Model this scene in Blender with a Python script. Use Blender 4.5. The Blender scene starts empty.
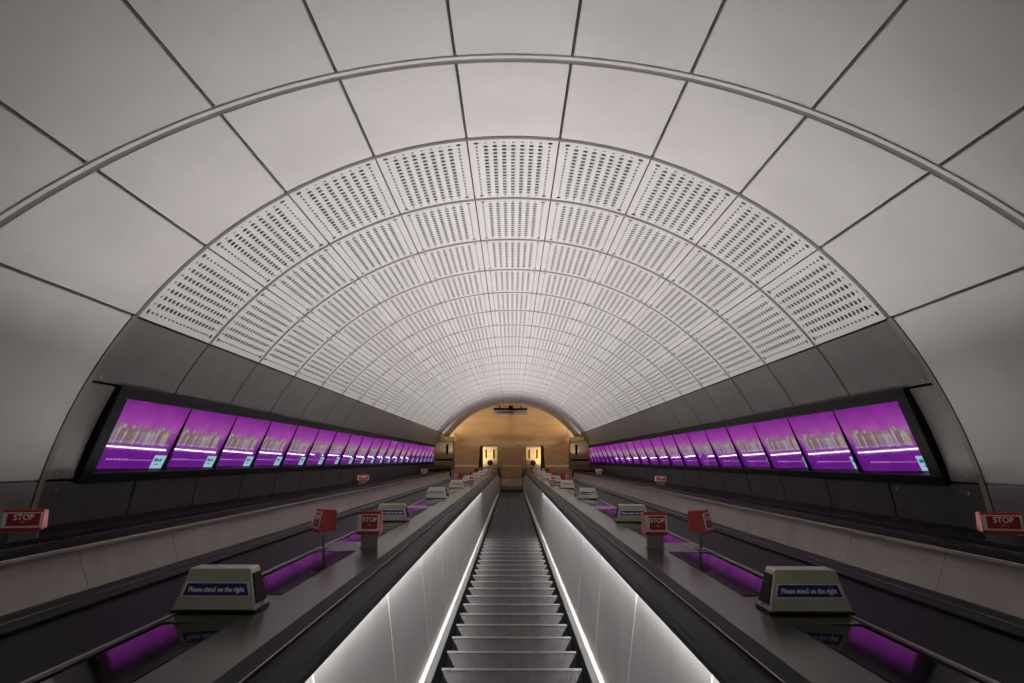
import bpy, math, random
import numpy as np
from mathutils import Matrix, Vector
random.seed(7)
C = bpy.context.scene.collection
PI = math.pi
rad = math.radians
# ------------------------------------------------------------------ frames
# tunnel frame: x right, y down the slope, z square to the slope; camera eye at its origin
SL = rad(30); CS, SN = math.cos(SL), math.sin(SL)
YB, ZN = 34.0, -1.5                      # foot of the slope; line of the step noses
ZOFF = YB*SN - ZN*CS                     # the lower landing lies at world z = 0
TM = Matrix(((1,0,0,0),(0,CS,SN,0),(0,-SN,CS,ZOFF),(0,0,0,1)))
TR = TM.to_3x3()
W0 = Matrix.Identity(4)
base = TM @ Vector((0,YB,ZN))
LM = Matrix.Translation((0,base.y,0))    # landing frame: x right, y away, z up
TILT = Matrix.Rotation(-SL,4,'X')        # things that stand square on the slope
R, CZ = 4.0, 1.146                       # tunnel radius, axis below the eye
def at(x,y,z): return TM @ Vector((x,y,z))
def ring_pt(th,r=R):                     # degrees from crown, + = right
    return r*math.sin(rad(th)), r*math.cos(rad(th))-CZ

# ------------------------------------------------------------------ materials
def mat(name, col, rough=.5, metal=0, spec=.5, var=.12, scale=6, bump=0, bscale=60, stretch=None, emit=None, coat=0):
    m = bpy.data.materials.new(name); m.use_nodes = True
    nt = m.node_tree; b = nt.nodes['Principled BSDF']
    b.inputs['Roughness'].default_value = rough; b.inputs['Metallic'].default_value = metal
    b.inputs['Specular IOR Level'].default_value = spec
    b.inputs['Coat Weight'].default_value = coat
    tc = nt.nodes.new('ShaderNodeTexCoord'); mp = nt.nodes.new('ShaderNodeMapping')
    if stretch: mp.inputs['Scale'].default_value = stretch
    nt.links.new(tc.outputs['Object'], mp.inputs['Vector'])
    nz = nt.nodes.new('ShaderNodeTexNoise'); nz.inputs['Scale'].default_value = scale; nz.inputs['Detail'].default_value = 4
    nt.links.new(mp.outputs['Vector'], nz.inputs['Vector'])
    rp = nt.nodes.new('ShaderNodeValToRGB')
    rp.color_ramp.elements[0].position = .3; rp.color_ramp.elements[1].position = .7
    rp.color_ramp.elements[0].color = tuple(c*(1-var) for c in col)+(1,)
    rp.color_ramp.elements[1].color = tuple(min(1,c*(1+var)) for c in col)+(1,)
    nt.links.new(nz.outputs['Fac'], rp.inputs['Fac']); nt.links.new(rp.outputs['Color'], b.inputs['Base Color'])
    if bump:
        n2 = nt.nodes.new('ShaderNodeTexNoise'); n2.inputs['Scale'].default_value = bscale
        nt.links.new(mp.outputs['Vector'], n2.inputs['Vector'])
        bp = nt.nodes.new('ShaderNodeBump'); bp.inputs['Strength'].default_value = bump; bp.inputs['Distance'].default_value = .01
        nt.links.new(n2.outputs['Fac'], bp.inputs['Height']); nt.links.new(bp.outputs['Normal'], b.inputs['Normal'])
    if emit:
        b.inputs['Emission Color'].default_value = emit[:3]+(1,); b.inputs['Emission Strength'].default_value = emit[3]
    return m
M = dict(
 smooth=mat('smooth_cladding',(.62,.60,.587),.6,var=.05,scale=1.5,bump=.03,bscale=8),
 perf=mat('perforated_cladding',(.68,.662,.655),.55,var=.03,scale=2),
 tan=mat('rib_metal',(.25,.23,.205),.5,metal=.3,var=.1),
 backing=mat('joint_backing',(.34,.325,.30),.6,var=.08),
 rib=mat('rib_white',(.66,.64,.62),.5,var=.06),
 gap=mat('dark_void',(.035,.032,.03),.9,var=.2),
 void=mat('sound_lining',(.15,.145,.14),.95,var=.2),
 band=mat('grey_cladding',(.30,.28,.27),.31,metal=.55,var=.08,scale=3),
 dark=mat('shaded_cladding',(.085,.078,.075),.35,metal=.35,var=.15,scale=3),  # the grey cladding again, its unlit tone put into the colour
 bolt=mat('bolt_steel',(.6,.58,.55),.3,metal=1),
 black=mat('black_frame',(.005,.005,.005),.5,spec=.2,var=.2),
 rubber=mat('handrail_rubber',(.007,.0065,.0065),.42,spec=.04,var=.15,scale=20),
 trim=mat('deck_trim',(.015,.014,.0135),.5,metal=0,spec=.06,var=.15),
 deck=mat('deck_metal',(.082,.075,.069),.25,metal=.75,var=.12,scale=4,stretch=(1,1,1)),
 glass=mat('black_glass',(.008,.008,.010),.06,spec=.16,var=.1),
 dglass=mat('dark_deck_panel',(.008,.0075,.0075),.40,spec=.03,var=.15),
 edge=mat('trim_edge',(.35,.32,.29),.3,metal=.9),
 steel=mat('brushed_steel',(.52,.51,.505),.32,metal=.80,var=.08,scale=5,stretch=(1,1,.15)),
 steel2=mat('side_steel',(.62,.565,.525),.42,metal=.25,var=.07,scale=4),
 ledge=mat('polished_ledge',(.86,.85,.84),.25,metal=.25,var=.03),
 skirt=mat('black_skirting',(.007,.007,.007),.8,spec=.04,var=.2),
 step=mat('step_metal',(.036,.034,.033),.45,metal=.6,var=.25,scale=9),
 nose=mat('step_nosing',(.075,.07,.068),.4,metal=.5,var=.2,scale=12),
 sign=mat('sign_box_steel',(.52,.485,.39),.33,metal=.45,var=.05,scale=8),
 blue=mat('label_blue',(.010,.018,.20),.4,var=.05),
 white=mat('label_white',(.9,.9,.9),.5,var=.02),
 red=mat('stop_red',(.50,.012,.015),.35,var=.08),
 redl=mat('stop_label_red',(.36,.008,.014),.4,var=.05),
 bezel=mat('stop_bezel',(.75,.73,.71),.4,metal=.3,var=.05),
 yellow=mat('label_yellow',(.7,.4,.06),.5,var=.05),
 post=mat('stand_steel',(.42,.40,.37),.35,metal=.7,var=.06),
 gold=mat('bronze_wall',(.56,.37,.19),.5,metal=.25,var=.10,scale=1.2,stretch=(.4,1,2.5)),
 totem=mat('gold_totem',(.93,.66,.32),.4,metal=.25,var=.04),
 totem2=mat('polished_bronze',(.85,.62,.30),.30,metal=.55,var=.02),
 casing=mat('bronze_casing',(.20,.13,.06),.4,metal=.3),
 joint=mat('joint_strip_steel',(.72,.71,.70),.4),
 comb=mat('comb_plate_metal',(.42,.34,.27),.4,metal=.2),
 cap=mat('skirting_cap_metal',(.10,.097,.094),.4,metal=.4),
 tanedge=mat('handrail_edge_metal',(.42,.37,.32),.4,metal=.3),
 slot=mat('slot_dark',(.016,.011,.008),.7,spec=.15),
 floor=mat('landing_floor',(.34,.25,.18),.25,var=.12,scale=3),
 lamp=mat('lamp_lens',(.8,.8,.8),.3),
 signface=mat('hanging_sign_face',(.42,.38,.37),.4,var=.04),
 purpletext=mat('sign_lettering',(.07,.04,.09),.5),
)
def ad_material():
    m = bpy.data.materials.new('advert_picture'); m.use_nodes = True
    nt = m.node_tree; b = nt.nodes['Principled BSDF']
    tc = nt.nodes.new('ShaderNodeTexCoord'); sp = nt.nodes.new('ShaderNodeSeparateXYZ')
    nt.links.new(tc.outputs['Object'], sp.inputs[0])
    mr = nt.nodes.new('ShaderNodeMapRange'); mr.inputs['From Max'].default_value = .714
    nt.links.new(sp.outputs['Y'], mr.inputs['Value'])
    rp = nt.nodes.new('ShaderNodeValToRGB'); cr = rp.color_ramp
    stops = [(0,(.125,.008,.22)),(.30,(.16,.01,.27)),(.38,(.20,.018,.30)),(.62,(.37,.08,.37)),(.8,(.30,.038,.33)),(1,(.20,.014,.26))]
    cr.elements[0].position, cr.elements[0].color = stops[0][0], stops[0][1]+(1,)
    cr.elements[1].position, cr.elements[1].color = stops[-1][0], stops[-1][1]+(1,)
    for p,c in stops[1:-1]:
        e = cr.elements.new(p); e.color = c+(1,)
    nt.links.new(mr.outputs[0], rp.inputs[0])
    nz = nt.nodes.new('ShaderNodeTexNoise'); nz.inputs['Scale'].default_value = 3.5
    nt.links.new(tc.outputs['Object'], nz.inputs['Vector'])
    mx = nt.nodes.new('ShaderNodeMix'); mx.data_type = 'RGBA'; mx.blend_type = 'SOFT_LIGHT'; mx.inputs['Factor'].default_value = .6
    nt.links.new(rp.outputs[0], mx.inputs[6]); nt.links.new(nz.outputs['Fac'], mx.inputs[7])
    nt.links.new(mx.outputs[2], b.inputs['Emission Color']); b.inputs['Emission Strength'].default_value = .85
    b.inputs['Base Color'].default_value = (.01,.008,.012,1); b.inputs['Roughness'].default_value = .06
    b.inputs['Specular IOR Level'].default_value = .7
    return m
M['ad'] = ad_material()
def screen_ink(name, c, s=1.0):
    return mat(name, (.01,.01,.01), .06, emit=c+(s,))
INKS = [screen_ink('figure_olive',(.17,.14,.09)), screen_ink('figure_pale',(.32,.29,.26)), screen_ink('figure_grey',(.20,.19,.22)), screen_ink('figure_brown',(.20,.12,.07))]
M['adlight'] = screen_ink('advert_badge',(.30,.48,.55)); M['adtext'] = screen_ink('advert_caption',(.42,.20,.50)); M['addark'] = screen_ink('advert_badge_mark',(.03,.12,.16))

# ------------------------------------------------------------------ mesh helpers
class MB:
    def __init__(s): s.v=[]; s.f=[]; s.m=[]
    def add(s, vs, fs, mi=0):
        k=len(s.v); s.v += [tuple(v) for v in vs]; s.f += [tuple(i+k for i in f) for f in fs]; s.m += [mi]*len(fs); return s
    def box(s,x0,x1,y0,y1,z0,z1,mi=0,xf=None):
        vs=[(x,y,z) for z in (z0,z1) for y in (y0,y1) for x in (x0,x1)]
        if xf: vs=[xf@Vector(v) for v in vs]
        return s.add(vs,[(0,2,3,1),(4,5,7,6),(0,1,5,4),(2,6,7,3),(0,4,6,2),(1,3,7,5)],mi)
    def prism(s, prof, a, b, axis='x', mi=0):      # prof: 2-D loop, extruded from a to b
        n=len(prof); put={'x':lambda p,t:(t,p[0],p[1]),'y':lambda p,t:(p[0],t,p[1]),'z':lambda p,t:(p[0],p[1],t)}[axis]
        vs=[put(p,a) for p in prof]+[put(p,b) for p in prof]
        fs=[(i,(i+1)%n,(i+1)%n+n,i+n) for i in range(n)]+[tuple(range(n-1,-1,-1)),tuple(range(n,2*n))]
        return s.add(vs,fs,mi)
    def disc(s,cx,cz,r,y0,y1,n=20,mi=0):
        return s.prism([(cx+r*math.cos(2*PI*i/n),cz+r*math.sin(2*PI*i/n)) for i in range(n)],y0,y1,'y',mi)
def mesh_of(name, mb, mats, smooth=False, fix=True):
    me = bpy.data.meshes.new(name); me.from_pydata(mb.v,[],mb.f)
    for m in (mats if isinstance(mats,(list,tuple)) else [mats]): me.materials.append(m)
    if len(me.materials)>1: me.polygons.foreach_set('material_index', mb.m)
    if fix:
        import bmesh
        bm=bmesh.new(); bm.from_mesh(me); bmesh.ops.recalc_face_normals(bm,faces=bm.faces); bm.to_mesh(me); bm.free()
    if smooth: me.polygons.foreach_set('use_smooth',[True]*len(me.polygons))
    me.update(); return me
def place(name, me, parent=None, mw=None):
    o = bpy.data.objects.new(name, me); C.objects.link(o)
    if parent: o.parent = parent
    if mw is not None: o.matrix_local = mw
    return o
WORLD = {}
def build(name, mb, mats, parent=None, frame=TM, smooth=False, bevel=0, fix=True):
    """mb is given in `frame`; stored relative to the parent's own frame."""
    pw = WORLD.get(parent.name, W0) if parent else W0
    x = pw.inverted() @ frame
    if x != W0: mb.v = [tuple(x@Vector(v)) for v in mb.v]
    o = place(name, mesh_of(name, mb, mats, smooth, fix), parent)
    WORLD[o.name] = pw
    if bevel:
        b=o.modifiers.new('bevel','BEVEL'); b.width=bevel; b.segments=2; b.limit_method='ANGLE'
    return o
def tag(o, label=None, cat=None, group=None, kind=None):
    for k,v in (('label',label),('category',cat),('group',group),('kind',kind)):
        if v: o[k]=v
    return o
def thing(name, label, cat, mw, group=None):
    o = bpy.data.objects.new(name, None); C.objects.link(o); o.matrix_world = mw; o.empty_display_size=.2
    WORLD[o.name]=mw
    return tag(o,label,cat,group)
def text_mesh(txt, size, align='CENTER', bold=0):
    cu = bpy.data.curves.new('t','FONT'); cu.body=txt; cu.size=size; cu.align_x=align; cu.align_y='CENTER'; cu.extrude=.0006; cu.resolution_u=3; cu.offset=bold
    o = bpy.data.objects.new('t',cu); C.objects.link(o)
    dg = bpy.context.evaluated_depsgraph_get(); dg.update()
    me = bpy.data.meshes.new_from_object(o.evaluated_get(dg))
    bpy.data.objects.remove(o); bpy.data.curves.remove(cu)
    return me
def face_lettering(name, txt, size, m, parent, mw, bold=0, squeeze=1):
    me = text_mesh(txt,size,bold=bold); me.materials.clear(); me.materials.append(m)
    return place(name, me, parent, mw @ Matrix.Diagonal((squeeze,1,1,1)))
def dup(root, mw, label=None, group=None):
    r = root.copy(); C.objects.link(r); r.matrix_world = mw
    if label: r['label']=label
    if group: r['group']=group
    def kids(src,dst):
        for ch in list(src.children):
            c=ch.copy(); C.objects.link(c); c.parent=dst; kids(ch,c)
    kids(root,r); return r

# ------------------------------------------------------------------ vault
def ring0_y(th): return 4.73-(1-math.cos(rad(th)))*1.72
RINGS = [6.0+1.5*k for k in range(21)]; Y_END = 37.0; RINGS.append(Y_END)
Y_TOP = -1.6
ceiling = MB()
def shell(mb, t0, t1, y0, y1, r, step=3, mi=0, flip=False):
    n=max(1,round((t1-t0)/step)); ts=[t0+(t1-t0)*i/n for i in range(n+1)]
    f0=y0 if callable(y0) else (lambda t:y0); f1=y1 if callable(y1) else (lambda t:y1)
    vs=[]
    for t in ts:
        x,z=ring_pt(t,r); vs += [(x,f0(t),z),(x,f1(t),z)]
    return mb.add(vs,[(2*i,2*i+1,2*i+3,2*i+2) for i in range(n)],mi)
def slab(mb, t0, t1, y0, y1, r0, r1, step=3, mi=0):     # curved plate between radii r0 (inside) and r1
    n=max(1,round((t1-t0)/step)); ts=[t0+(t1-t0)*i/n for i in range(n+1)]
    f0=y0 if callable(y0) else (lambda t:y0); f1=y1 if callable(y1) else (lambda t:y1)
    vs=[]
    for t in ts:
        for r in (r0,r1):
            x,z=ring_pt(t,r); vs += [(x,f0(t),z),(x,f1(t),z)]
    fs=[]
    for i in range(n):
        a=4*i; b=a+4
        fs += [(a,a+1,b+1,b),(a+2,b+2,b+3,a+3),(a,b,b+2,a+2),(a+1,a+3,b+3,b+1)]
    fs += [(0,2,3,1),(4*n,4*n+1,4*n+3,4*n+2)]
    return mb.add(vs,fs,mi)
DEG = 1/(R*PI/180)                       # degrees per metre of arc
slab(ceiling,-54,54,Y_TOP,6.0,R+.026,R+.2,mi=0); slab(ceiling,-54,54,6.0,Y_END,R+.07,R+.2,mi=1)
ceil = tag(build('ceiling',ceiling,[M['backing'],M['void']],smooth=False),kind='structure')
def cladding(name, t0,t1,y0,y1,m,parent,th=.02,gt=.011,gy=.02,r=R,ga=None,gb=None):
    mb=MB(); e=gt*DEG
    ga=gy if ga is None else ga; gb=gy if gb is None else gb
    g0=(lambda t:y0(t)+ga) if callable(y0) else y0+ga
    g1=(lambda t:y1(t)-gb) if callable(y1) else y1-gb
    slab(mb,t0+e,t1-e,g0,g1,r,r+th,step=2)
    o=build(name,mb,m,parent,bevel=.006); return o
edges=[-54+12*i for i in range(10)]
near_rings=[lambda t:ring0_y(t), lambda t:ring0_y(t)-1.5, lambda t:ring0_y(t)-3.0, lambda t:ring0_y(t)-4.5]
rows=[(near_rings[0],lambda t:6.0),(near_rings[1],near_rings[0]),(near_rings[2],near_rings[1]),(near_rings[3],near_rings[2])]
for a,b in zip(edges,edges[1:]):
    for y0,y1 in rows: cladding('smooth_panel',a,b,y0,y1,M['smooth'],ceil,ga=.045,gb=.03 if y1 is rows[0][1] else .065)
# ring ribs of the smooth part: white lip, dark slit, tan strip
def rib(name, t0,t1, yf, w0,w1, r0, r1, m, parent):
    mb=MB(); slab(mb,t0,t1,(lambda t:yf(t)+w0),(lambda t:yf(t)+w1),r0,r1,step=2); return build(name,mb,m,parent)
for f in near_rings[:3]:
    rib('rib_lip',-54,54,f,-.064,-.026,R-.012,R+.024,M['rib'],ceil)
    rib('rib_strip',-54,54,f,-.012,.046,R+.008,R+.025,M['tan'],ceil)
rib('rib_strip',-54,54,lambda t:6.0,-.014,.034,R+.003,R+.05,M['tan'],ceil)
for y in RINGS[1:-1]: rib('ring_rib',-54,54,lambda t,y=y:y,-.027,.027,R-.004,R+.05,M['tan'],ceil)
rib('end_rib',-64,64,lambda t:Y_END,-.03,.06,R-.03,R+.2,M['rib'],ceil)
# perforated rings: nine panels of real punched holes, one mesh shared by every ring
def perforated_panel_arrays(L, t0, t1):
    ncol,nrow=9,18; e=.007*DEG; y0,y1=.03,L-.03
    mt=.032*DEG; my=.03
    us=np.linspace(t0+e+mt,t1-e-mt,ncol+1); vs_=np.linspace(y0+my,y1-my,nrow+1)
    V=[];F=[]
    def P(t,y,r=R): x,z=ring_pt(t,r); return (x,y,z)
    for i in range(ncol):
        for j in range(nrow):
            ua,ub,va,vb=us[i],us[i+1],vs_[j],vs_[j+1]; uc,vc=(ua+ub)/2,(va+vb)/2
            hu,hv=(ub-ua)/2,(vb-va)/2
            edge = i in (0,ncol-1) and j not in (0,nrow-1)
            au = hu*(.30 if edge else .58); av = hv*(.50 if edge else .66)
            if j in (0,nrow-1) and i not in (0,ncol-1): au*=.55; av*=.5
            k=len(V)
            out=[(-1,-1),(0,-1),(1,-1),(1,0),(1,1),(0,1),(-1,1),(-1,0)]
            q=.74
            inn=[(-q,-q),(0,-1),(q,-q),(1,0),(q,q),(0,1),(-q,q),(-1,0)]
            V += [P(uc+a*hu,vc+b*hv) for a,b in out]
            V += [P(uc+a*au,vc+b*av) for a,b in inn]
            V += [P(uc+a*au,vc+b*av,R+.006) for a,b in inn]
            for s in range(8):
                n=(s+1)%8
                F += [(k+s,k+n,k+8+n,k+8+s),(k+8+s,k+8+n,k+16+n,k+16+s)]
    # plain margins and folded edges
    for (ua,ub,va,vb) in ((t0+e,t1-e,y0,vs_[0]),(t0+e,t1-e,vs_[-1],y1),(t0+e,us[0],vs_[0],vs_[-1]),(us[-1],t1-e,vs_[0],vs_[-1])):
        n=6 if ub-ua>5 else 1
        for s in range(n):
            k=len(V); a=ua+(ub-ua)*s/n; b=ua+(ub-ua)*(s+1)/n
            V += [P(a,va),P(b,va),P(b,vb),P(a,vb)]; F.append((k,k+1,k+2,k+3))
    for t in (t0+e,t1-e):
        k=len(V); V += [P(t,y0),P(t,y1),P(t,y1,R+.05),P(t,y0,R+.05)]; F.append((k,k+1,k+2,k+3))
    return V,F
def perforated_ring(L):
    mb=MB()
    for a,b in zip(edges,edges[1:]):
        V,F=perforated_panel_arrays(L,a,b); mb.add(V,F)
    mb.v=[tuple(TR@Vector(v)) for v in mb.v]
    return mesh_of('perforated_ring',mb,M['perf'],fix=False)
pr=perforated_ring(1.5)
zc0=TM@Vector((0,0,0))
for y in RINGS[:-2]:
    place('perforated_ring',pr,ceil,Matrix.Translation(TM@Vector((0,y,0))))
place('perforated_ring',perforated_ring(Y_END-RINGS[-2]),ceil,Matrix.Translation(TM@Vector((0,RINGS[-2],0))))

# ------------------------------------------------------------------ side walls
T1,T2,T3,T4=54.05,63.4,76.2,82.0
for side,sg in (('left',-1),('right',1)):
    def span(a,b): return (a,b) if sg>0 else (-b,-a)
    mb=MB(); a,b=span(54,84); slab(mb,a,b,Y_TOP,6.0,R+.026,R+.2,mi=1)
    for p,q_,r_ in ((54,T2,R+.035),(T2,T3,R+.15),(T3,84,R+.035)): slab(mb,*span(p,q_),6.0,Y_END+1.0,r_,R+.25,mi=0)
    w=tag(build('wall_'+side,mb,[M['gap'],M['backing']]),kind='structure')
    for y0,y1 in zip(RINGS,RINGS[1:]):
        cladding('cladding_panel',*span(T1,T2),y0,y1,M['band'],w,gt=.012,gy=.016)
        cladding('skirting_panel',*span(T3,T4),y0,y1,M['dark'],w,gt=.012,gy=.016)
    cladding('end_panel',*span(T2,T3),6.0,6.42,M['band'],w,gt=.012,gy=.016)
    for y0,y1 in rows:
        cladding('smooth_panel',*span(54,T3),y0,y1,M['smooth'],w,gt=.011,ga=.045,gb=.06)
        cladding('lower_grey_panel',*span(T3,T4),y0,y1,M['band'],w,gt=.002,ga=.045,gb=.06)
    for f in near_rings[:3]:
        rib('rib_lip',*span(54,T4),f,-.064,-.026,R-.012,R+.03,M['rib'],w)
        rib('rib_strip',*span(54,T4),f,-.012,.046,R+.008,R+.05,M['tan'],w)
    rib('rib_strip',*span(54,T4),lambda t:6.0,-.05,.02,R-.006,R+.05,M['tan'],w)
    for th,y in ((75.2,6.13),(77.4,6.2),(77.4,7.35),(62.6,6.1)):
        x,z=ring_pt(sg*th,R-.004); bb=MB(); bb.box(-.012,.012,-.012,.012,-.012,.012)
        mbb=MB(); n=10
        for i in range(n):
            pass
        d=MB(); d.prism([(.013*math.cos(2*PI*i/n),.013*math.sin(2*PI*i/n)) for i in range(n)],-.01,.006,'z')
        q=Matrix.Translation((x,y,z)) @ Matrix.Rotation(-sg*rad(90) if False else 0,4,'X') @ Matrix.Rotation(sg*rad(th)+PI,4,'Y')
        build('bolt',d,M['bolt'],w,frame=TM@q)

# ------------------------------------------------------------------ advert screens
PB,PT=(3.866,-.115),(3.62,.555)
PH=math.hypot(PB[0]-PT[0],PB[1]-PT[1]); PW,PY0,NP=1.345,6.63,22
def screen_mesh():
    mb=MB(); mb.box(.006,PW-.006,0,PH,-.012,0); return mesh_of('advert_screen',mb,M['ad'])
def figures_mesh():
    mb=MB(); rnd=random.Random(3); x=.13; n=0
    def poly(pts,mi): mb.add([(p[0],p[1],.0006) for p in pts],[tuple(range(len(pts)))],mi)
    while x<1.21:
        w=rnd.uniform(.030,.044); h=rnd.uniform(.15,.215); b=.262+rnd.uniform(-.006,.008); c=rnd.choice((0,0,1,2,2,3,1))
        lean=rnd.uniform(-.012,.012)
        poly([(x-w*.45,b),(x-w*.1,b),(x-.002,b+h*.42),(x+w*.1,b),(x+w*.45,b),(x+w*.42+lean,b+h*.46),(x+w*.62+lean,b+h*.78),(x+w*.2+lean,b+h*.84),(x-w*.2+lean,b+h*.84),(x-w*.6+lean,b+h*.76),(x-w*.42+lean,b+h*.46)],c)
        poly([(x+lean+.017*math.cos(2*PI*i/10),b+h*.92+.022*math.sin(2*PI*i/10)) for i in range(10)],(c+1)%4)
        if n%3==1: poly([(x+w*.5+lean,b+h*.74),(x+w*.62+lean,b+h*.76),(x+w*.95+lean,b+h*1.22),(x+w*.8+lean,b+h*1.23)],(c+2)%4)
        x+=w*1.12; n+=1
    return mesh_of('figures',mb,INKS,fix=False)
def badge_mesh():
    mb=MB(); mb.add([(1.09,.004,.0007),(1.336,.004,.0007),(1.336,.155,.0007),(1.09,.155,.0007)],[(0,1,2,3)],0)
    for x0,x1,y0,y1 in ((1.12,1.19,.085,.12),(1.195,1.22,.085,.108),(1.225,1.27,.085,.115),(1.16,1.22,.045,.06)):
        mb.add([(x0,y0,.0012),(x1,y0,.0012),(x1,y1,.0012),(x0,y1,.0012)],[(0,1,2,3)],1)
    return mesh_of('badge',mb,[M['adlight'],M['addark']],fix=False)
def caption_mesh():
    mb=MB(); rnd=random.Random(5); x=.24
    while x<1.05:
        w=rnd.uniform(.018,.06); h=.014 if x<.62 else .008
        mb.add([(x,.092,.0006),(x+w,.092,.0006),(x+w,.092+h,.0006),(x,.092+h,.0006)],[(0,1,2,3)]); x+=w+.012
    for cx in (.25,.55,.85):      # the faint dark peaks under the crowd
        pass
    return mesh_of('caption',mb,M['adtext'],fix=False)
SM,FMh,BMh,CMh=screen_mesh(),figures_mesh(),badge_mesh(),caption_mesh()
ordn=['first','second','third','fourth','fifth','sixth','seventh','eighth','ninth','tenth','eleventh','twelfth','thirteenth','fourteenth','fifteenth','sixteenth','seventeenth','eighteenth','nineteenth','twentieth','twenty-first','twenty-second']
rnd=random.Random(11)
for side,sg in (('left',-1),('right',1)):
    ux,uz=(PT[0]-PB[0])/PH,(PT[1]-PB[1])/PH          # up the pane
    fr=thing('screen_frame','long black frame around the row of purple screens on the %s wall'%side,'frame',TM@Matrix.Translation((sg*3.88,6.42,-.18)))
    def P(s,n):     # s up the chord from the pane foot, n inwards
        return (sg*(PB[0]+ux*s-uz*n), PB[1]+uz*s+(-abs(ux))*n)
    yA,yB=PY0-.012,PY0+NP*PW+.012
    def bar(name,s0,s1,n0,n1,y0,y1):
        mb=MB(); mb.prism([P(s0,n0),P(s1,n0),P(s1,n1),P(s0,n1)],y0,y1,'y'); build(name,mb,M['black'],fr,bevel=.01)
    bar('top_rail',PH+.004,PH+.115,-.09,.045,6.43,yB+.18); bar('bottom_rail',-.105,-.004,-.09,.045,6.43,yB+.18)
    bar('end_rail',-.004,PH+.004,-.09,.045,6.43,yA); bar('end_rail',-.004,PH+.004,-.09,.045,yB,yB+.18)
    for i in range(1,NP): bar('mullion',-.004,PH+.004,-.08,.040,PY0+i*PW-.009,PY0+i*PW+.009)
    bar('back_plate',-.004,PH+.004,-.10,-.08,yA,yB)
    for i in range(NP):
        yl=PY0+i*PW
        X=Vector((0,-sg,0)); Y=Vector((sg*ux,0,uz)); Z=X.cross(Y)
        o3=Vector((sg*PB[0],yl if sg<0 else yl+PW,PB[1]))
        q=Matrix.Identity(4)
        for r_ in range(3): q[r_][0],q[r_][1],q[r_][2],q[r_][3]=X[r_],Y[r_],Z[r_],o3[r_]
        cx=Matrix.Translation((PW/2,0,0))
        q=q @ Matrix.Translation((0,0,-.035)) @ cx @ Matrix.Rotation(sg*rad(1.9+rnd.uniform(-.25,.25)),4,'Y') @ Matrix.Rotation(rad(3.5+rnd.uniform(-.12,.12)),4,'X') @ cx.inverted()
        s=place('advert_screen',SM,None,TM@q); s.matrix_world=TM@q
        lab='%s purple advert screen from the near end of the %s wall row'%(ordn[i],side)
        if i==NP-1: lab='farthest purple advert screen on the %s wall, beside the golden end wall'%side
        tag(s,lab,'screen','advert screens along the %s wall'%side)
        for nm,me in (('figures',FMh),('badge',BMh),('caption',CMh)): place(nm,me,s)

# ------------------------------------------------------------------ sweeps down the slope and out along the landing
RB=1.6; TAN=RB*math.tan(SL/2)
def stations(y0, Lend, dense=None):
    """(y,z of the nose path, normal) in the tunnel frame"""
    st=[(y0,ZN,0.0)]
    st.append((YB-TAN,ZN,0.0))
    for i in range(1,7):
        a=SL*i/6; st.append((YB-TAN+RB*math.sin(a), ZN+RB*(1-math.cos(a)), a))
    if Lend>TAN: st.append((YB+Lend*CS, ZN+Lend*SN, SL))
    return st
def sweep(mb, prof, y0=-1.0, Lend=2.8, closed=True, mi=0):
    """prof: (x,h) loop, h above the nose line; swept along the stations"""
    st=stations(y0,Lend); n=len(prof)
    vs=[(x, y-h*math.sin(a), z+h*math.cos(a)) for (y,z,a) in st for (x,h) in prof]
    fs=[]
    for i in range(len(st)-1):
        for j in range(n if closed else n-1):
            k=(j+1)%n; fs.append((i*n+j,i*n+k,(i+1)*n+k,(i+1)*n+j))
    if closed: fs += [tuple(range(n-1,-1,-1)), tuple(range((len(st)-1)*n, len(st)*n))]
    return mb.add(vs,fs,mi)
def H(z): return z-ZN
def mir(prof,sg,xc): return [(xc+sg*x,h) for x,h in prof]

# step: ribbed tread and riser in the landing (upright) frame, nose at the origin, going down towards +y
TD,RH=.47*CS,.47*SN
def step_mesh():
    mb=MB(); pitch=.01835; n=56; W=pitch*n/2
    prof=[]
    for i in range(n):
        x=-W+i*pitch
        prof += [(x,0),(x+pitch*.55,0),(x+pitch*.55,-.009),(x+pitch,-.009)]
    path=[(-TD-.03,-.0,(0,1)),(-.02,0,(0,1))]
    down=[(.0,-.012),(-.004,-.06),(-.016,-.13),(-.034,-.2),(-.05,-.26)]
    rows=[[(x,p[0],p[1]+d) for x,d in prof] for p in path]
    rows+=[[(x,p[0]+d,p[1]) for x,d in prof] for p in down]
    m=len(prof); vs=[v for r in rows for v in r]
    mb.add(vs,[(i*m+j,i*m+j+1,(i+1)*m+j+1,(i+1)*m+j) for i in range(len(rows)-1) for j in range(m-1)])
    return mesh_of('step',mb,M['step'],fix=False)
def nosing_mesh():
    mb=MB(); mb.prism([(-.026,-.004),(-.026,.0015),(-.004,.0015),(.0015,-.004),(.0015,-.02),(-.006,-.02)],-.513,.513,'x'); return mesh_of('nosing',mb,M['nose'])
def corner_shade_mesh(sg):
    mb=MB(); mb.prism([(sg*.514,-.028),(sg*.509,-.028),(sg*.44,-.175),(sg*.41,-.41),(sg*.514,-.41)],-.006,.0012,'z'); return mesh_of('corner_shade',mb,M['skirt'])  # black wedges added on the tread to imitate shade in its corners
STM,NSM=step_mesh(),nosing_mesh(); CSM=[corner_shade_mesh(-1),corner_shade_mesh(1)]
def nose_positions():
    pos=[]; s=0; y=-.6
    while y<YB-TAN: pos.append((y,ZN)); y+=.47
    over=y-(YB-TAN); a=over/RB
    while a<SL:
        pos.append((YB-TAN+RB*math.sin(a), ZN+RB*(1-math.cos(a)))); a+=.47/RB
    return pos
HT=H(-.545)
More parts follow.
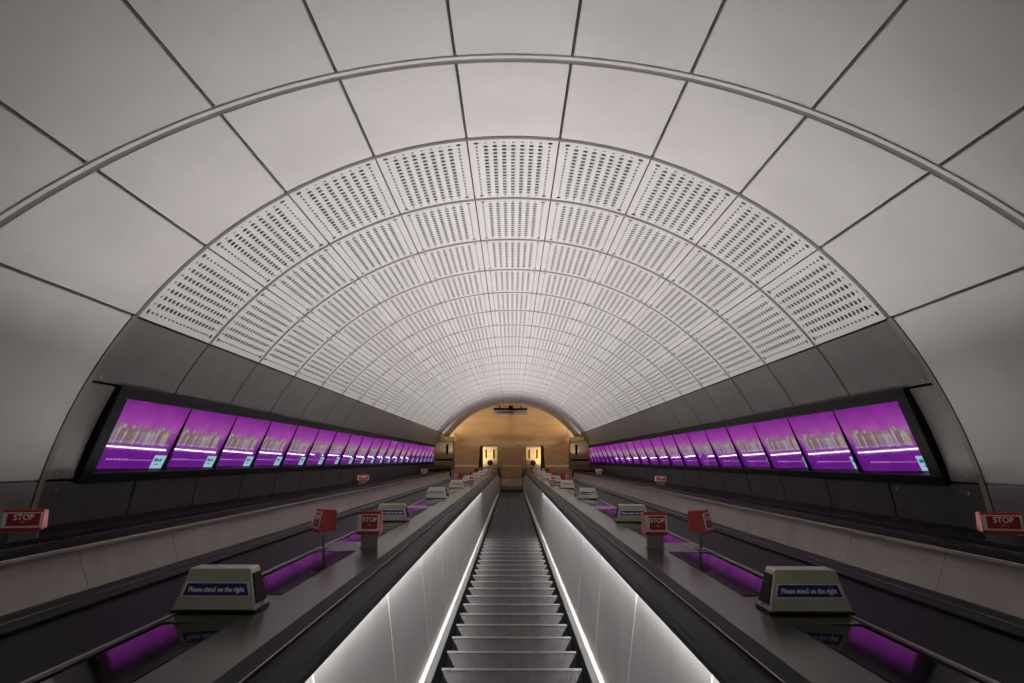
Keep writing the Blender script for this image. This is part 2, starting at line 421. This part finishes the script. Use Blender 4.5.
def escalator(name, xc, label, sides, lit, Lends):
    """sides: -1/+1 in order; Lends: how far the balustrade of each side runs out on the landing"""
    t=thing(name,label,'escalator',TM@Matrix.Translation((xc,0,ZN)))
    pw=WORLD[t.name]
    np_=nose_positions()
    for (y,z) in np_:
        wm=Matrix.Translation(TM@Vector((xc,y,z)))
        s=place('step',STM,t,pw.inverted()@wm); place('nosing',NSM,s)
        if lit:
            for me in CSM: place('corner_shade',me,s)
    for sg,Le in zip((-1,1),Lends):
        mb=MB(); sweep(mb,mir([(.516,-.30),(.521,-.30),(.521,H(-1.42)),(.516,H(-1.42))],sg,xc),Lend=Le); build('skirting',mb,M['skirt'],t)
        mb=MB(); sweep(mb,mir([(.566,H(-1.47)),(.566,H(-1.422)),(.571,H(-1.417)),(.594,H(-1.408)),(.602,H(-1.408)),(.602,H(-1.47))],sg,xc),Lend=Le); build('skirting_ledge',mb,M['ledge'] if lit else M['steel2'],t)
        mb=MB(); sweep(mb,mir([(.521,H(-1.47)),(.521,H(-1.454)),(.525,H(-1.448)),(.563,H(-1.434)),(.563,H(-1.47))],sg,xc),Lend=Le); build('skirting_cap',mb,M['cap'],t)
        # balustrade panels with open joints, each its own sheet
        ys=[-1.72+1.33*i for i in range(28)]; ys=[y for y in ys if y<32.3]+[33.2]
        def sheet(mb,y0,y1,xa,xb,xc_,xd,z0,z1,lean0,lean1):      # plate whose end joints stand plumb
            k=(z1-z0)*math.tan(SL)
            vs=[(xc+sg*xa,y0+k*lean0,z0),(xc+sg*xb,y0,z1),(xc+sg*xc_,y0,z1),(xc+sg*xd,y0+k*lean0,z0)]
            vs+=[(xc+sg*xa,y1+k*lean1,z0),(xc+sg*xb,y1,z1),(xc+sg*xc_,y1,z1),(xc+sg*xd,y1+k*lean1,z0)]
            mb.add(vs,[(0,1,2,3),(7,6,5,4),(0,4,5,1),(1,5,6,2),(2,6,7,3),(3,7,4,0)])
        for a,b in zip(ys,ys[1:]):
            last=b==ys[-1]
            mb=MB(); sheet(mb,a+.003,b-.003,.592,.612,.622,.606,-1.42,-.585,1,0 if last else 1); build('balustrade_panel',mb,M['steel'] if lit else M['steel2'],t)
            if not last:
                mb=MB(); sheet(mb,b-.0028,b+.0028,.5905,.6105,.618,.600,-1.411,-.59,1,1); build('joint_strip',mb,M['joint'] if lit else M['edge'],t)
        # curved end sheet
        mb=MB(); st=[s for s in stations(33.2+.004,Le)]; n=4; pf=mir([(.592,H(-1.42)),(.612,H(-.585)),(.622,H(-.585)),(.606,H(-1.42))],sg,xc)
        vs=[(x,max(33.204,y-h*math.sin(a)) if a==0 else y-h*math.sin(a),z+h*math.cos(a)) for (y,z,a) in st for x,h in pf]
        fs=[(i*n+j,i*n+(j+1)%n,(i+1)*n+(j+1)%n,(i+1)*n+j) for i in range(len(st)-1) for j in range(n)]
        mb.add(vs,fs+[(3,2,1,0)]); build('end_panel',mb,M['steel'] if lit else M['steel2'],t)
        # backing, handrail guide and the soft black handrail
        mb=MB(); sweep(mb,mir([(.624,H(-1.45)),(.624,H(-.585)),(.648,H(-.57)),(.648,H(-1.45))],sg,xc),Lend=.45); build('inner_frame',mb,M['trim'],t)
        mb=MB(); sweep(mb,mir([(.552,H(-.586)),(.548,H(-.560)),(.556,H(-.538)),(.578,H(-.526)),(.612,H(-.523)),(.640,H(-.530)),(.652,H(-.548)),(.652,H(-.572)),(.62,H(-.58))],sg,xc),Lend=.45); build('handrail',mb,M['rubber'],t,smooth=False)
        mb=MB(); sweep(mb,mir([(.655,H(-.60)),(.655,H(-.537)),(.662,H(-.533)),(.73,H(-.536)),(.73,H(-.60))],sg,xc),Lend=.45); build('handrail_guide',mb,M['trim'],t)
        mb=MB(); sweep(mb,mir([(.6525,H(-.56)),(.6525,H(-.529)),(.657,H(-.529)),(.657,H(-.56))],sg,xc),Lend=.45); build('guide_edge',mb,M['edge'],t)
        if not lit:
            mb=MB(); sweep(mb,mir([(.541,H(-.592)),(.541,H(-.572)),(.549,H(-.568)),(.549,H(-.592))],sg,xc),Lend=.45); build('handrail_edge',mb,M['tanedge'],t)
        if lit:
            mb=MB(); sweep(mb,mir([(.560,H(-.5865)),(.585,H(-.5865)),(.585,H(-.582)),(.560,H(-.582))],sg,xc),y0=-.9,Lend=.2); build('light_strip',mb,M['lamp'],t)
        # newel end of the handrail, a half round turned down
        e=MB(); nn=10; yl=.45
        for i in range(nn+1):
            a=PI*i/nn - PI/2
            yy=yl+.10*math.cos(a); zz=.74+.22*math.sin(a)*1.0
            e.v += [(xc+sg*.55,yy,zz),(xc+sg*.65,yy,zz),(xc+sg*.65,yy-.05*math.cos(a)-0.0,zz-.05*math.sin(a)),(xc+sg*.55,yy-.05*math.cos(a),zz-.05*math.sin(a))]
        for i in range(nn):
            for j in range(4):
                e.f.append((4*i+j,4*i+(j+1)%4,4*i+4+(j+1)%4,4*i+4+j)); e.m.append(0)
        e.f += [(0,1,2,3),(4*nn+3,4*nn+2,4*nn+1,4*nn)]; e.m += [0,0]
        build('newel',e,M['rubber'],t,frame=LM)
    mb=MB(); mb.box(xc-.5,xc+.5,.50,1.15,-.02,.004)
    build('comb_plate',mb,M['comb'],t,frame=LM)
    return t
XS=2.305
escalator('escalator',0,'central escalator running down the tunnel between brightly lit steel balustrades','c',True,(2.8,2.8))
escalator('escalator',-XS,'unlit escalator on the left of the central one, mostly hidden behind its deck','l',False,(.45,.45))
escalator('escalator',XS,'unlit escalator on the right of the central one, mostly hidden behind its deck','r',False,(.45,.45))

# ------------------------------------------------------------------ decks
GAP0,PER=2.54,1.9
for side,sg in (('left',-1),('right',1)):
    t=thing('escalator_deck','dark polished deck between the central and the %s escalator, with black glass insets'%side,'deck',TM@Matrix.Translation((sg*1.15,0,-.6)))
    mb=MB(); sweep(mb,mir([(.732,H(-.62)),(.732,H(-.548)),(.944,H(-.548)),(.944,H(-.57)),(1.19,H(-.57)),(1.19,H(-.548)),(1.20,H(-.548)),(1.20,H(-.62))],sg,0),Lend=2.7)
    for k in range(18):
        yb=GAP0-PER+k*PER; mb.box(min(sg*.944,sg*1.19),max(sg*.944,sg*1.19),yb,yb+.5,-.575,-.5482) if yb<32 else None
    build('deck_plate',mb,M['deck'],t)
    mb=MB(); sweep(mb,mir([(1.212,H(-.62)),(1.212,H(-.548)),(1.572,H(-.548)),(1.572,H(-.62))],sg,0),Lend=2.7); build('glossy_side_plate',mb,M['dglass'],t)
    mb=MB(); sweep(mb,mir([(1.2005,H(-.60)),(1.2005,H(-.544)),(1.2115,H(-.544)),(1.2115,H(-.60))],sg,0),Lend=2.7); build('edge_trim',mb,M['edge'],t)
    k=0; y=GAP0-PER
    while y<33:
        y0=y+.5-PER+PER; y1=y+PER
        mb=MB(); a,b=(.945,1.185); mb.prism([(sg*a,-.5445),(sg*b,-.5530),(sg*b,-.5595),(sg*a,-.5595)],y0,y1,'y')
        build('glass_inset',mb,M['glass'],t)
        y+=PER
    # outer deck beside the wall with the trough of uplights behind the handrail
    t=thing('escalator_deck','black outer deck between the %s escalator and the %s wall'%(side,side),'deck',TM@Matrix.Translation((sg*3.5,0,-.6)))
    mb=MB(); sweep(mb,mir([(3.037,H(-.66)),(3.037,H(-.505)),(3.060,H(-.505)),(3.060,H(-.66))],sg,0),Lend=.45); build('trough_lip',mb,M['black'],t)
    mb=MB(); sweep(mb,mir([(3.062,H(-.66)),(3.062,H(-.575)),(3.97,H(-.575)),(3.97,H(-.66))],sg,0),Lend=.45); build('deck_plate',mb,M['dglass'],t)
    mb=MB(); sweep(mb,mir([(3.09,H(-.574)),(3.09,H(-.556)),(3.14,H(-.538)),(3.15,H(-.538)),(3.15,H(-.574))],sg,0),y0=2.0,Lend=.45); build('uplight_housing',mb,M['black'],t)

# ------------------------------------------------------------------ sign boxes
def stand(x,y,z,turn=0): return TM@Matrix.Translation((x,y,z))@Matrix.Rotation(rad(turn),4,'Z')
def sign_box(mw,label):
    t=thing('sign_box',label,'sign',mw,'keep right signs on the decks')
    w0,w1,h,d0,d1=.150,.112,.150,.15,.105
    b=MB(); fy0,fy1=-.075,-.035; by0,by1=.075,.060
    vs=[(-w0,fy0,.008),(w0,fy0,.008),(w0,by0,.008),(-w0,by0,.008),(-w1,fy1,h),(w1,fy1,h),(w1,by1,h),(-w1,by1,h)]
    b.add(vs,[(3,2,1,0),(4,5,6,7),(0,1,5,4),(1,2,6,5),(2,3,7,6),(3,0,4,7)])
    build('housing',b,M['sign'],t,frame=mw,bevel=.005)
    b=MB(); b.box(-w0-.003,w0+.003,fy0-.003,by0+.003,0,.008); build('base_plate',b,M['black'],t,frame=mw)
    ang=math.atan2(h-.008,fy1-fy0); # front slope
    fm=Matrix.Translation((0,fy0,.008))@Matrix.Rotation(ang,4,'X')
    hh=math.hypot(h-.008,fy1-fy0)
    b=MB(); s0,s1=.048,.098
    wa=w0+(w1-w0)*s0/hh-.012; wb=w0+(w1-w0)*s1/hh-.012
    b.prism([(-wa,s0),(wa,s0),(wb,s1),(-wb,s1)],.0004,.0016,'z'); lp=build('label_plate',b,M['white'],t,frame=mw@fm)
    b=MB(); wa-=.006; wb-=.006
    b.prism([(-wa,s0+.004),(wa,s0+.004),(wb,s1-.004),(-wb,s1-.004)],.0017,.0024,'z'); build('blue_field',b,M['blue'],lp,frame=mw@fm)
    face_lettering('lettering','Please stand on the right',.0235,M['white'],lp,fm@Matrix.Translation((0,(s0+s1)/2-.001,.003)),bold=.0011,squeeze=.86)
    for sg in (-1,1):          # dark grille set in each end, pale tag at its foot
        e0=Vector((sg*w0,0,.008)); e1=Vector((sg*w1,0,h))
        def Q(y,f,o): 
            p=e0.lerp(e1,f); n=Vector((sg*(h-.008),0,(w0-w1))).normalized(); return p+n*o+Vector((0,y,0))
        b=MB(); vs=[Q(-.052,.14,.001),Q(.058,.14,.001),Q(.047,.86,.001),Q(-.028,.86,.001)]; vs+=[Vector(v)+ (Q(0,.5,.004)-Q(0,.5,.001)) for v in vs]
        b.add(vs,[(0,1,2,3),(7,6,5,4),(0,4,5,1),(1,5,6,2),(2,6,7,3),(3,7,4,0)]); g=build('side_grille',b,M['slot'],t,frame=mw)
        b=MB(); vs=[Q(.012,.06,.0045),Q(.052,.06,.0045),Q(.052,.14,.0045),Q(.012,.14,.0045)]; vs+=[Vector(v)+(Q(0,.5,.004)-Q(0,.5,.002)) for v in vs]
        b.add(vs,[(0,1,2,3),(7,6,5,4),(0,4,5,1),(1,5,6,2),(2,6,7,3),(3,7,4,0)]); build('side_tag',b,M['white'],g,frame=mw)
    return t
first=None
NEARW=['nearest','second nearest','third','fourth','fifth','sixth','seventh','farthest']
for side,sg in (('left',-1),('right',1)):
    for k in range(8):
        y=GAP0+.215+k*2*PER
        lab='%s grey Please stand on the right sign box on the %s deck'%(NEARW[k],side)
        if 2<=k<7: lab='%s grey Please stand on the right sign box counted down the %s deck'%(NEARW[k],side)
        mw=stand(sg*1.077,y,-.5475)
        if first is None: first=sign_box(mw,lab)
        else: dup(first,mw,lab)

# ------------------------------------------------------------------ stop buttons
def stop_unit(mw,label,W,legh,SWD=.36):
    t=thing('stop_button',label,'emergency stop',mw,'red emergency stop boxes')
    b=MB(); b.box(-W*SWD,W*SWD,-.005,.007,.004,legh+.01); build('stand',b,M['post'],t,frame=mw)
    b=MB(); b.box(-W*(SWD+.06),W*(SWD+.06),-.03,.03,0,.005); build('foot',b,M['post'],t,frame=mw)
    z0,z1=legh,legh+.142; f0,f1=-.062,-.030
    b=MB(); b.prism([(f0,z0),(.055,z0+.012),(.055,z1-.006),(f1,z1)],-W/2,W/2,'x'); build('housing',b,M['red'],t,frame=mw,bevel=.006)
    fm=Matrix.Translation((0,f0,z0))@Matrix.Rotation(math.atan2(z1-z0,f1-f0),4,'X'); hh=math.hypot(z1-z0,f1-f0)
    b=MB(); b.prism([(-W/2+.004,.022),(W/2-.004,.022),(W/2-.004,hh-.02),(-W/2+.004,hh-.02)],.0003,.004,'z'); bz=build('bezel',b,M['bezel'],t,frame=mw@fm)
    b=MB(); b.prism([(-W/2+.032,.034),(W/2-.016,.034),(W/2-.016,hh-.028),(-W/2+.032,hh-.028)],.0042,.006,'z'); build('label_plate',b,M['redl'],bz,frame=mw@fm)
    cx=.008
    face_lettering('lettering','STOP',.042*(W/.16)**.6,M['white'],bz,fm@Matrix.Translation((cx,hh*.62,.0068)),bold=.0008,squeeze=.95)
    b=MB(); b.prism([(cx-.030,hh*.385),(cx-.012,hh*.385),(cx-.012,hh*.40),(cx-.030,hh*.40)],.0062,.0072,'z'); b.prism([(cx+.012,hh*.385),(cx+.030,hh*.385),(cx+.030,hh*.40),(cx+.012,hh*.40)],.0062,.0072,'z')
    b.prism([(cx-.009,hh*.40),(cx,hh*.34),(cx+.009,hh*.40),(cx,hh*.45)],.0062,.0072,'z'); build('arrow_mark',b,M['yellow'],bz,frame=mw@fm)
    return t
su=ou=su2=None
for side,sg in (('left',-1),('right',1)):
    for k,(y,w) in enumerate(((4.60,'nearest'),(15.9,'second nearest'),(27.3,'farthest'))):
        for nm,x,turn in (('facing up the slope',.895,0),('turned towards the %s escalator'%side,1.175,58 if sg>0 else -58)):
            mw=stand(sg*x,y+(0 if turn==0 else -.03),-.5475,turn)
            lab='%s red STOP box on the %s inner deck, %s'%(w,side,nm)
            if turn==0:
                if su is None: su=stop_unit(mw,lab,.145,.085)
                else: dup(su,mw,lab)
            elif su2 is None: su2=stop_unit(mw,lab,.145,.10,.07)
            else: dup(su2,mw,lab)
        mw=stand(sg*3.36,y+.44,-.575,-sg*14)
        lab='%s wide red STOP box on the outer deck by the %s wall'%(w,side)
        if ou is None: ou=stop_unit(mw,lab,.25,.085)
        else: dup(ou,mw,lab)

# ------------------------------------------------------------------ landing
mb=MB(); mb.box(-6,6,.5,7,-.3,0); fl=tag(build('floor',mb,M['floor'],frame=LM),kind='structure')
mb=MB(); mb.box(-2.9,2.9,2.32,2.42,0,.006); tag(build('trim_threshold',mb,M['bolt'],frame=LM),kind='structure')
LW=5.0
mb=MB()
zs=[0,.9,2.2,3.6]; xs=[-6,-3.0,-.04,2.95,6]
for i in range(4):
    for j in range(3):
        mb.box(xs[i]+.008,xs[i+1]-.008,LW,LW+.05,zs[j]+.005,zs[j+1]-.005)
mb.box(-6,6,LW+.06,LW+.2,0,3.6); 
tag(build('wall_far',mb,M['gold'],frame=LM),kind='structure')
# totems
def totem(mw,label,W,polished,sg):
    t=thing('totem',label,'totem',mw,'golden totems at the foot of the escalators')
    m=M['totem2'] if polished else M['totem']
    h=1.27 if not polished else 1.5
    if not polished:
        b=MB(); b.prism([(-.17,0),(.22,0),(.22,h-.05),(.15,h),(-.04,h),(-.10,h-.03)],-W/2,W/2,'x'); build('body',b,m,t,frame=mw,bevel=.012)
        fm=Matrix.Translation((0,-.17,0))@Matrix.Rotation(math.atan2(h-.03,.07),4,'X')
    else:
        prof=[(-.20,0),(.25,0),(.25,h),(-.05,h),(-.09,h-.05)]
        for i in range(9):
            u=i/8; prof.append((-.09-.20*math.sin(u*PI*.55)-.02*u,h-.10-u*.75))
        prof+=[(-.23,.6),(-.23,.54),(-.30,.50),(-.30,.30),(-.24,.24)]
        b=MB(); b.prism(prof,-W/2,W/2,'x'); build('body',b,m,t,frame=mw,bevel=.008)
        fm=Matrix.Translation((0,-.26,0))@Matrix.Rotation(PI/2+.02,4,'X')
    # dark side casing
    for s in (-1,1):
        b=MB(); b.box(s*W/2,s*(W/2+.02),-.12,.20,0,h+.01); build('side_casing',b,M['casing'],t,frame=mw)
    def slot(name,cx,cy,w,hh,depth=.012,mm=None):
        b=MB(); n=12; pts=[(cx+w/2*math.cos(a),cy+(hh/2-w/2)*(1 if math.sin(a)>=0 else -1)+w/2*math.sin(a)) for a in [2*PI*(i+.5)/n for i in range(n)]]
        b.prism(pts,-.004,depth,'z'); return build(name,b,mm or M['slot'],t,frame=mw@fm)
    if not polished:
        slot('vertical_slot',-.19,h*.73,.075,.46); slot('vertical_slot',.17,h*.73,.075,.46); slot('indicator',0,h*.82,.05,.052)
        slot('speaker_grille',-.01,h*.37,.27,.272)
        b=MB(); b.prism([(-W/2+.01,.165),(W/2-.01,.165),(W/2-.01,.185),(-W/2+.01,.185)],-.002,.004,'z'); build('joint_line',b,M['slot'],t,frame=mw@fm)
    else:
        b=MB(); b.box(-sg*.18-.045,-sg*.18+.045,-.33,-.10,h*.60,h*.88); build('vertical_slot',b,M['slot'],t,frame=mw)
        b=MB(); b.box(-W/2+.05,W/2-.03,-.31,-.15,.555,.60); build('horizontal_slot',b,M['slot'],t,frame=mw)
    return t
def landing_at(x,L,h): return LM@Matrix.Translation((x,L,h))
for side,sg in (('left',-1),('right',1)):
    totem(landing_at(sg*.995,.38,.955),'gold totem with two slots and round grille, just %s of the central escalator'%side,.68,False,sg)
    totem(landing_at(sg*3.17,.62,.93),'polished bronze totem with a horizontal slot, against the %s wall screens'%side,.92,True,sg)
# hanging sign under the last rib
hs=thing('hanging_sign','grey Elizabeth line sign hanging under the crown at the golden wall','sign',LM@Matrix.Translation((-.08,4.72,1.70)))
hw=WORLD[hs.name]
b=MB(); b.box(-.86,.86,-.04,.04,0,.26); build('sign_board',b,M['signface'],hs,frame=hw,bevel=.006)
b=MB(); b.box(-.88,.88,-.06,.05,.262,.33); build('top_channel',b,M['black'],hs,frame=hw)
for x in (-.55,.06,.55):
    b=MB(); b.box(x-.03 if x!=.06 else -.09,x+.03 if x!=.06 else .13,-.02,.02,.331,.48); build('bracket',b,M['trim'],hs,frame=hw)
face_lettering('lettering','Elizabeth line',.17,M['purpletext'],hs,Matrix.Translation((-.24,-.0415,.135))@Matrix.Rotation(PI/2,4,'X'),bold=.004,squeeze=.95)

# ------------------------------------------------------------------ lights the place has, and added fills
def strip(name, p0, p1, w, nrm, power, col, frame=TM):
    a,b=frame@Vector(p0),frame@Vector(p1); n=(frame.to_3x3()@Vector(nrm)).normalized()
    X=(b-a).normalized(); Z=-n; Z=(Z-X*Z.dot(X)).normalized(); Y=Z.cross(X)
    L=bpy.data.lights.new(name,'AREA'); L.shape='RECTANGLE'; L.size=(b-a).length; L.size_y=w; L.energy=power*(b-a).length; L.color=col
    o=bpy.data.objects.new(name,L); C.objects.link(o)
    m=Matrix.Identity(4); c=(a+b)/2
    for i in range(3): m[i][0],m[i][1],m[i][2],m[i][3]=X[i],Y[i],Z[i],c[i]
    o.matrix_world=m; return o
WHITE=(1,.955,.94)
UP=10.6; LED=5.4
for sg in (-1,1):
    # cove uplights behind the outer handrails: a beam to the vault and a soft glow strip
    strip('uplight_beam',(sg*3.105,3.9,-.536),(sg*3.105,31.5,-.536),.03,(-sg*.588,0,.809),UP,WHITE).data.spread=rad(104)
    strip('uplight_glow',(sg*3.135,5.2,-.536),(sg*3.135,31.5,-.536),.03,(-sg*.5,0,.866),3.0,WHITE)
    strip('handrail_light',(sg*.575,-.9,-.588),(sg*.575,14.6,-.588),.02,(sg*.12,0,-1),LED,(1,.98,.97))
    strip('handrail_light',(sg*.575,14.7,-.588),(sg*.575,33.0,-.588),.02,(sg*.12,0,-1),LED*.07,(1,.95,.88))
    strip('totem_fill',(sg*1.96,30.954,-.71),(sg*2.24,31.046,-.71),.06,(-sg*1.05,3.2,.85),34,(1,.82,.60)).data.spread=rad(48)  # added lamp, hidden below the deck edge, to brighten the totem fronts
    strip('vault_fill',(sg*2.6,1.05,2.1),(sg*2.9,1.05,2.1),.1,(-sg*.65,.5,.6),11,(1,.92,.84),LM)  # added unseen lamp that lifts the far end of the vault
    # wall washers at both ends of the lower hall, out of sight beside the arch
    strip('hall_lamp',(sg*5.6,4.1,.4),(sg*5.6,4.1,2.4),.3,(-sg*1,.30,0),200,(1,.82,.60),LM)
w=bpy.data.worlds.new('World'); bpy.context.scene.world=w; w.use_nodes=True
w.node_tree.nodes['Background'].inputs[0].default_value=(.9,.88,.85,1); w.node_tree.nodes['Background'].inputs[1].default_value=.12

# ------------------------------------------------------------------ camera
cam=bpy.data.cameras.new('camera'); co=bpy.data.objects.new('camera',cam); C.objects.link(co)
cam.sensor_width=36; cam.lens=36*711/1024; cam.clip_start=.05; cam.clip_end=200
al=math.atan2(118.0,711.0)
fw=Vector((0,math.cos(al),math.sin(al))); up=Vector((0,-math.sin(al),math.cos(al)))
Zc=-(TR@fw); Yc=TR@up; Xc=Yc.cross(Zc)
m=Matrix.Identity(4); e=TM@Vector((-.005,0,0))
for i in range(3): m[i][0],m[i][1],m[i][2],m[i][3]=Xc[i],Yc[i],Zc[i],e[i]
co.matrix_world=m@Matrix.Rotation(rad(.17),4,'Z')
sc=bpy.context.scene; sc.camera=co
vs=sc.view_settings; vs.view_transform='Standard'; vs.look='None'; vs.exposure=0; vs.gamma=1; vs.use_curve_mapping=False
sc.display_settings.display_device='sRGB'
sc.cycles.max_bounces=10; sc.cycles.diffuse_bounces=5; sc.cycles.glossy_bounces=5
